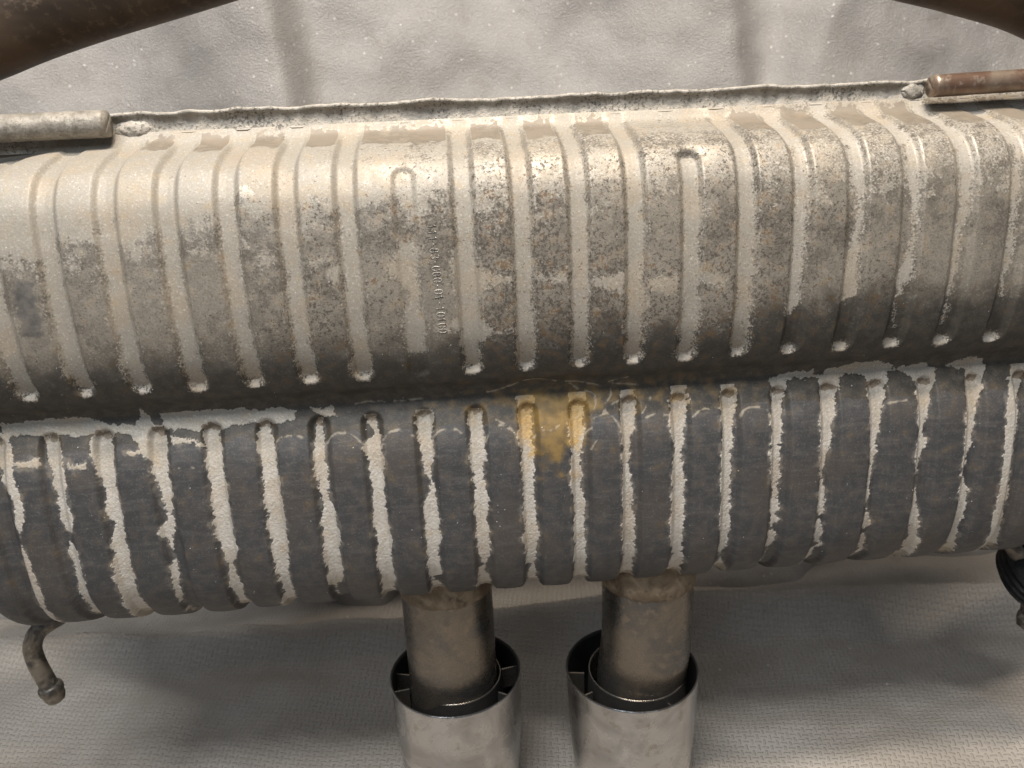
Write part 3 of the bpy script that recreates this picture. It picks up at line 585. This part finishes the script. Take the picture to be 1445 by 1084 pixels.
V3, N3, A13, A23, A33 = VV.reshape(-1, 3), NN.reshape(-1, 3), A1.reshape(-1, 4), A2.reshape(-1, 4), A3.reshape(-1, 4)
def shell_piece(name, mask, parent):
    f = FQ[mask]; used, inv = np.unique(f, return_inverse=True)
    me = mesh_np(name, V3[used], inv.reshape(-1, 4))
    for an, A in (('deposit', A13), ('stain', A23), ('grain', A33)):
        at = me.attributes.new(an, 'FLOAT_COLOR', 'POINT'); at.data.foreach_set('color', A[used].astype(np.float32).ravel())
    o = link(name, me, SHELL, parent)
    me.normals_split_custom_set_from_vertices(N3[used])
    return o
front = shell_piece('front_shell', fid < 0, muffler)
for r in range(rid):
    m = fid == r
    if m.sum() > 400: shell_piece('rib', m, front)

# rear half of the can, the two end plates
kb = np.linspace(KL, KR, 260); wb_ = np.linspace(0, WTOT, 90); KB, WB = np.meshgrid(kb, wb_)
bx, by, bz = surf(KB, WB, -2.5 * sm(8, 4, np.abs(KB - np.round(KB)) * PITCH)); by = 1115 - by
me = mesh_np('rear_shell', np.stack([bx.ravel() / 1000, by.ravel() / 1000, (bz.ravel() + FLOOR) / 1000], 1), grid_faces(90, 260))
link('rear_shell', me, COLLAR, muffler)
for ke in (KL, KR):
    w = np.linspace(0, WTOT, 60); x, y, z = surf(np.full(60, ke), w); ring = [(x[i], y[i], z[i]) for i in range(60)] + [(x[i], 1115 - y[i], z[i]) for i in range(59, -1, -1)]
    s = -1 if ke == KL else 1; b = MB(); cx, cy, cz = x[0] + s * 5, 557.5, -165
    inner = [(p[0] + s * 4, cy + (p[1] - cy) * 0.8, cz + (p[2] - cz) * 0.85) for p in ring]
    b.rings([ring, inner], cap1=True); b.build('end_plate', COLLAR, muffler)

# folded seam along the top
xs = np.linspace((KL + 0.35) * PITCH, (KR - 0.35) * PITCH, 1100) - 9 * PITCH
h1 = fbm(xs, xs * 0, 26, 31, 3); h2 = fbm(xs, xs * 0, 7, 33, 2); h3 = fbm(xs, xs * 0 + 4, 60, 35, 2)
blob = sum(np.exp(-((xs - c) / w) ** 2) * a for c, w, a in [(-59, 9, 2.6), (-46, 7, 2.0), (-216, 7, 1.4), (-183, 8, 1.8), (-160, 7, 1.4), (-120, 10, 1.2), (118, 8, 2.0), (40, 6, 1.2), (180, 9, 1.2)])
rows = []
top = 24 + 1.5 * h1 + 0.4 * blob; lip = 1.0 + 1.8 * h2 + 1.2 * h1 + 0.7 * blob
dent = 1.6 * fbm(xs, xs * 0 + 9, 14, 41, 3); grit = 3.2 * fbm(xs, xs * 0 + 3, 5, 43, 3) + 2.0 * fbm(xs, xs * 0 + 5, 22, 47, 2)
ends = sm(0, 40, xs - xs[0]) * sm(0, 40, xs[-1] - xs)
for yo, zo in [(-5.5 + 0 * xs, 1.5 + 0 * xs), (-1.0 + 0.5 * dent, 9.0 + 0.5 * dent), (0.6 + 0.6 * dent, 12 + 0 * xs), (1.2 + 0.8 * dent, 16 + 0.5 * h1), (0.9 + 0.4 * dent, top - 3.0), (-lip, top - 2.2), (-lip - 0.7, top - 0.7), (-lip + 0.6, top + 0.4), (2.0 + 0 * xs, top + 0.2), (4.6 + 0 * xs, top - 1.5), (5.0 + 0 * xs, 6 + 0 * xs)]:
    rows.append(np.stack([xs / 1000, (557 + yo) / 1000, (zo * ends + (1 - ends) * (zo * 0.5 - 6) + FLOOR) / 1000], 1))
me = mesh_np('seam_flange', np.concatenate(rows), grid_faces(len(rows), len(xs)))
flange = link('seam_flange', me, FLANGE, muffler)
for c, r in [(-62, 3.1), (-50, 2.7), (116, 2.6), (-217, 2.0), (-182, 2.3), (60, 1.8), (196, 2.2)]:
    b = MB(); i = int(np.argmin(np.abs(xs - c)))
    b.lathe((c, 557 - lip[i] - 0.3, top[i] - 2.6), (1, 0, 0), [(0.2, -r * 1.5), (r * 0.75, -r), (r, -0.2 * r), (r * 0.9, r * 0.5), (r * 0.6, r * 1.2), (0.2, r * 1.6)], 14, True, True)
    b.build('weld_blob', BEAD, flange)

# stamped number, struck down the face between two ribs
GL = {'0': [[(0.5 + 0.5 * math.cos(t), 0.5 + 0.5 * math.sin(t)) for t in np.linspace(0, 2 * math.pi, 15)]],
      '1': [[(0.15, 0.74), (0.5, 1.0), (0.5, 0.0)]], '-': [[(0.2, 0.45), (0.8, 0.45)]],
      '8': [[(0.5 + 0.38 * math.cos(t), 0.76 + 0.24 * math.sin(t)) for t in np.linspace(0, 2 * math.pi, 12)], [(0.5 + 0.46 * math.cos(t), 0.27 + 0.27 * math.sin(t)) for t in np.linspace(0, 2 * math.pi, 12)]],
      '3': [[(0.08, 0.88), (0.4, 1.0), (0.8, 0.88), (0.78, 0.62), (0.4, 0.52), (0.82, 0.42), (0.88, 0.16), (0.45, 0.0), (0.05, 0.14)]]}
b = MB(); adv = 70.0 / 19; text = '111-83-000-01-10100'
for i, ch in enumerate(text):
    for pl in GL[ch]:
        pts = []
        for gx, gy in pl:
            w = 104 + i * adv + gx * 2.5 * (1 + 0.04 * math.sin(i * 3)); x = (7.44 + 0.06 * i / 19) * PITCH + (gy - 0.5) * 5.4
            pts.append(tuple(float(q) for q in surf(np.array(x / PITCH), np.array(w), np.interp(0, [0], [0]) + float(off[int(w / WTOT * (NRW - 1)), int((x / PITCH - KL) / (KR - KL) * (NCX - 1))]) + 0.05)))
        b.tube(pts, 0.28, 6)
b.build('stamped_number', BEAD, front)

# hanger rods welded along the seam
def rod(name, p0, p1, r, mat, seed):
    rr = random.Random(seed); N = 60; a, c = Vector(p0), Vector(p1)
    pts = [a.lerp(c, i / (N - 1)) for i in range(N)]; pts = [a + (a - c).normalized() * -0.01] + pts
    R = [r - 1.0] + [r] * N; R[1] = r - 0.25
    J = np.random.default_rng(seed).normal(0, 0.008, (N + 2, 32))
    b = MB(); b.tube(pts, R, 32, True, lambda i, j: J[i, j] if i > 2 else 0); return b.build(name, mat, muffler)
def at_weld(c, seed, rx, ry, rz): # irregular weld fillet where a rod meets the seam
    u, v = np.meshgrid(np.linspace(0, 2 * math.pi, 49)[:-1], np.linspace(0.02, math.pi - 0.02, 30))
    rr = 1 + 0.22 * fbm(np.cos(u) * np.sin(v) * 10 + 40, np.cos(v) * 10 + np.sin(u) * 6, 5.0, seed, 3)
    V = np.stack([c[0] + rx * rr * np.cos(v), c[1] + ry * rr * np.sin(v) * np.cos(u), c[2] + rz * rr * np.sin(v) * np.sin(u)], -1)
    b = MB(); b.rings([[tuple(p) for p in row] for row in V], cap0=True, cap1=True); b.build('weld_fillet', FLANGE, muffler)
rod('hanger_rod', (-263, 546, 18), (-420, 546, 17.5), 8.6, ROD, 5)
tag(rod('hanger_rod', (290, 543, 19), (460, 543, 22.5), 7.4, RODB, 6), 'bronze brown hanger rod on the right')
at_weld((-252, 559, 13), 2, 12, 4.5, 7.0); at_weld((286, 558.5, 17), 3, 8, 3.5, 6)

# inlet pipes arching up from both ends
for pts in ([(-415, 562, -150), (-460, 566, -140), (-498, 585, -80), (-480, 600, 5), (-410, 602, 64), (-352, 602, 87), (-295, 602, 104), (-220, 602, 122), (-150, 602, 139), (-60, 602, 160), (52, 602, 180)],
            [(425, 562, -150), (480, 566, -140), (520, 585, -85), (512, 600, 0), (462, 602, 54), (404, 602, 85), (341, 602, 104), (288, 602, 117), (215, 602, 140), (140, 602, 162), (48, 602, 180)]):
    b = MB(); P = smooth_path(pts, 10); b.tube(P, 33.0, 40, True); b.build('inlet_pipe', INLET, muffler)

# hanger pins under the can
b = MB(); P = smooth_path([(-352, 556, -330), (-372, 549, -346), (-390, 545, -356), (-398.5, 545, -370), (-399, 545, -384), (-396.5, 545, -398), (-393.5, 545, -411)], 8)
b.tube(P, 6.9, 24); pin = b.build('hanger_pin', PIN, muffler)
b = MB(); b.lathe((-394, 545, -409), (0.20, 0.0, -1), [(6.5, -1.5), (8.6, -0.6), (9.4, 1.2), (9.3, 5.0), (8.4, 6.0), (8.3, 7.2), (8.0, 10.5), (6.6, 14.0), (3.5, 16.0), (0.3, 16.4)], 40, True, True)
b.build('pin_cap', PIN, pin)
b = MB(); P = smooth_path([(395, 556, -325), (408, 548, -345), (424, 544, -372), (430, 540, -395), (428, 536, -412)], 8); b.tube(P, 6.5, 20)
b.lathe((427.5, 535, -416), (-0.1, -0.1, -1), [(6.0, -6), (8.0, -5), (8.6, 0), (7.5, 6), (3.5, 9), (0.2, 9.6)], 28, True, True); b.build('hanger_pin', PIN, muffler)

# outlet pipes and tips
def tip(cx, cy, zt, dx, fins, sl=0.0):
    r = 56.8; bot = -FLOOR + 2.0 - zt
    b = MB(); pr = [(r, 0.35), (r + 0.45, -0.2), (r + 0.5, -1.4), (r + 0.3, -6), (r - 0.8, -35), (r - 2.6, -70), (r - 5.0, -100), (r - 8.0, bot + 6), (r - 10, bot + 1.5), (r - 11.5, bot)]
    b.lathe((cx, cy, zt), (0, 0, 1), pr, 96)
    t = b.build('exhaust_tip', TIP, muffler)
    b = MB(); b.lathe((cx, cy, zt), (0, 0, 1), [(r, 0.3), (r - 1.3, 0.1), (r - 1.5, -4), (r - 2.4, -40), (r - 5, -75), (r - 10.5, bot + 4), (r - 11.6, bot + 0.5)], 96)
    b.build('inner_wall', SOOT, t)
    b = MB(); b.lathe((cx + dx, cy, zt), (0, 0, 1), [(41.2 + sl, -55), (40.4 + sl, -20), (39.6 + sl, -3.4)], 72); b.m = 1
    b.lathe((cx + dx, cy, zt), (0, 0, 1), [(39.6 + sl, -3.4), (39.3 + sl, -2.3), (38.6 + sl, -2.3), (38.3 + sl, -8), (38.3 + sl, -30)], 72); b.build('inner_sleeve', [SOOT, OUTLET], t)
    for a, hz in fins:
        b = MB(); a = math.radians(a); m = 0.5 * (r - 2 + 42.5)
        b.box((cx + math.cos(a) * m, cy + math.sin(a) * m, zt - 9 - hz), 7.4, 0.7, hz, a); b.build('fin', OUTLET, t, False)
def outlet(cx, cy, zt, seed, dx=0):
    rr = np.random.default_rng(seed); J = rr.uniform(-0.4, 0.4, 200)
    b = MB(); pts = smooth_path([(cx + dx, cy, -322), (cx + dx, cy, -350), (cx + dx, cy, -380), (cx + dx * 0.95, cy, -415), (cx + dx * 0.75, cy, -440), (cx + dx * 0.6, cy, -462), (cx + dx * 0.55, cy, -500)], 6)
    b.tube(pts, 38.0, 64, True); o = b.build('outlet_pipe', OUTLET, muffler)
    b = MB(); b.lathe((cx + dx, cy, -349), (0, 0, 1), [(38.1, -7), (39.0, -6), (39.8, -3), (39.9, 2), (39.6, 8), (38.5, 26)], 96, wob=lambda t, i: 0.5 * math.sin(9 * t + i) + 0.35 * math.sin(23 * t) if i < 4 else 0)
    b.build('weld_collar', COLLAR, o)
outlet(-69, 565, -444, 1); tip(-67, 566, -444, 0, [(165, 10), (190, 11), (12, 10), (330, 10), (95, 10)])
outlet(86, 553, -444, 2, 13); tip(86, 553, -444, 4.5, [(170, 11), (205, 11), (20, 10), (300, 10), (90, 10)], 2.2)

# ------------------------------------------------------------------ rubber isolator on the right-hand pin
rub = thing('rubber_mount', wp(432, 540, -388), 'black ribbed rubber hanger mount hooked on pin under right end of the muffler', 'rubber mount')
b = MB(); c = (438, 543, -375); a = (0.12, -0.5, 0.85)
pr = [(13, -13), (15, -14.5)]
for i, rr_ in enumerate((16, 20)): pr += [(rr_, -16), (rr_ + 1.2, -12.5), (rr_ + 2.6, -12.5)]
pr += [(26, -16), (29.5, -14.5), (31.5, -12), (28.5, -10), (28.5, -9), (32, -7.5), (32, -6), (28.8, -4.5), (28.8, -3), (32.2, -1.5), (32.2, 0), (28.8, 1.5), (28.8, 3), (32, 4.5), (32, 6), (29, 8), (28, 12), (24, 14), (15, 14), (13, 12), (13, -13)]
b.lathe(c, a, pr, 72, wob=lambda t, i: 1.6 * math.cos(3 * t + 0.6)); b.build('rubber_ring', RUBBER, rub)
b = MB(); b.lathe(c, a, [(12.8, -9), (12, -10.5), (5, -10.5), (4.6, -8), (4.4, 6)], 40); b.build('bushing', RUBBER, rub)
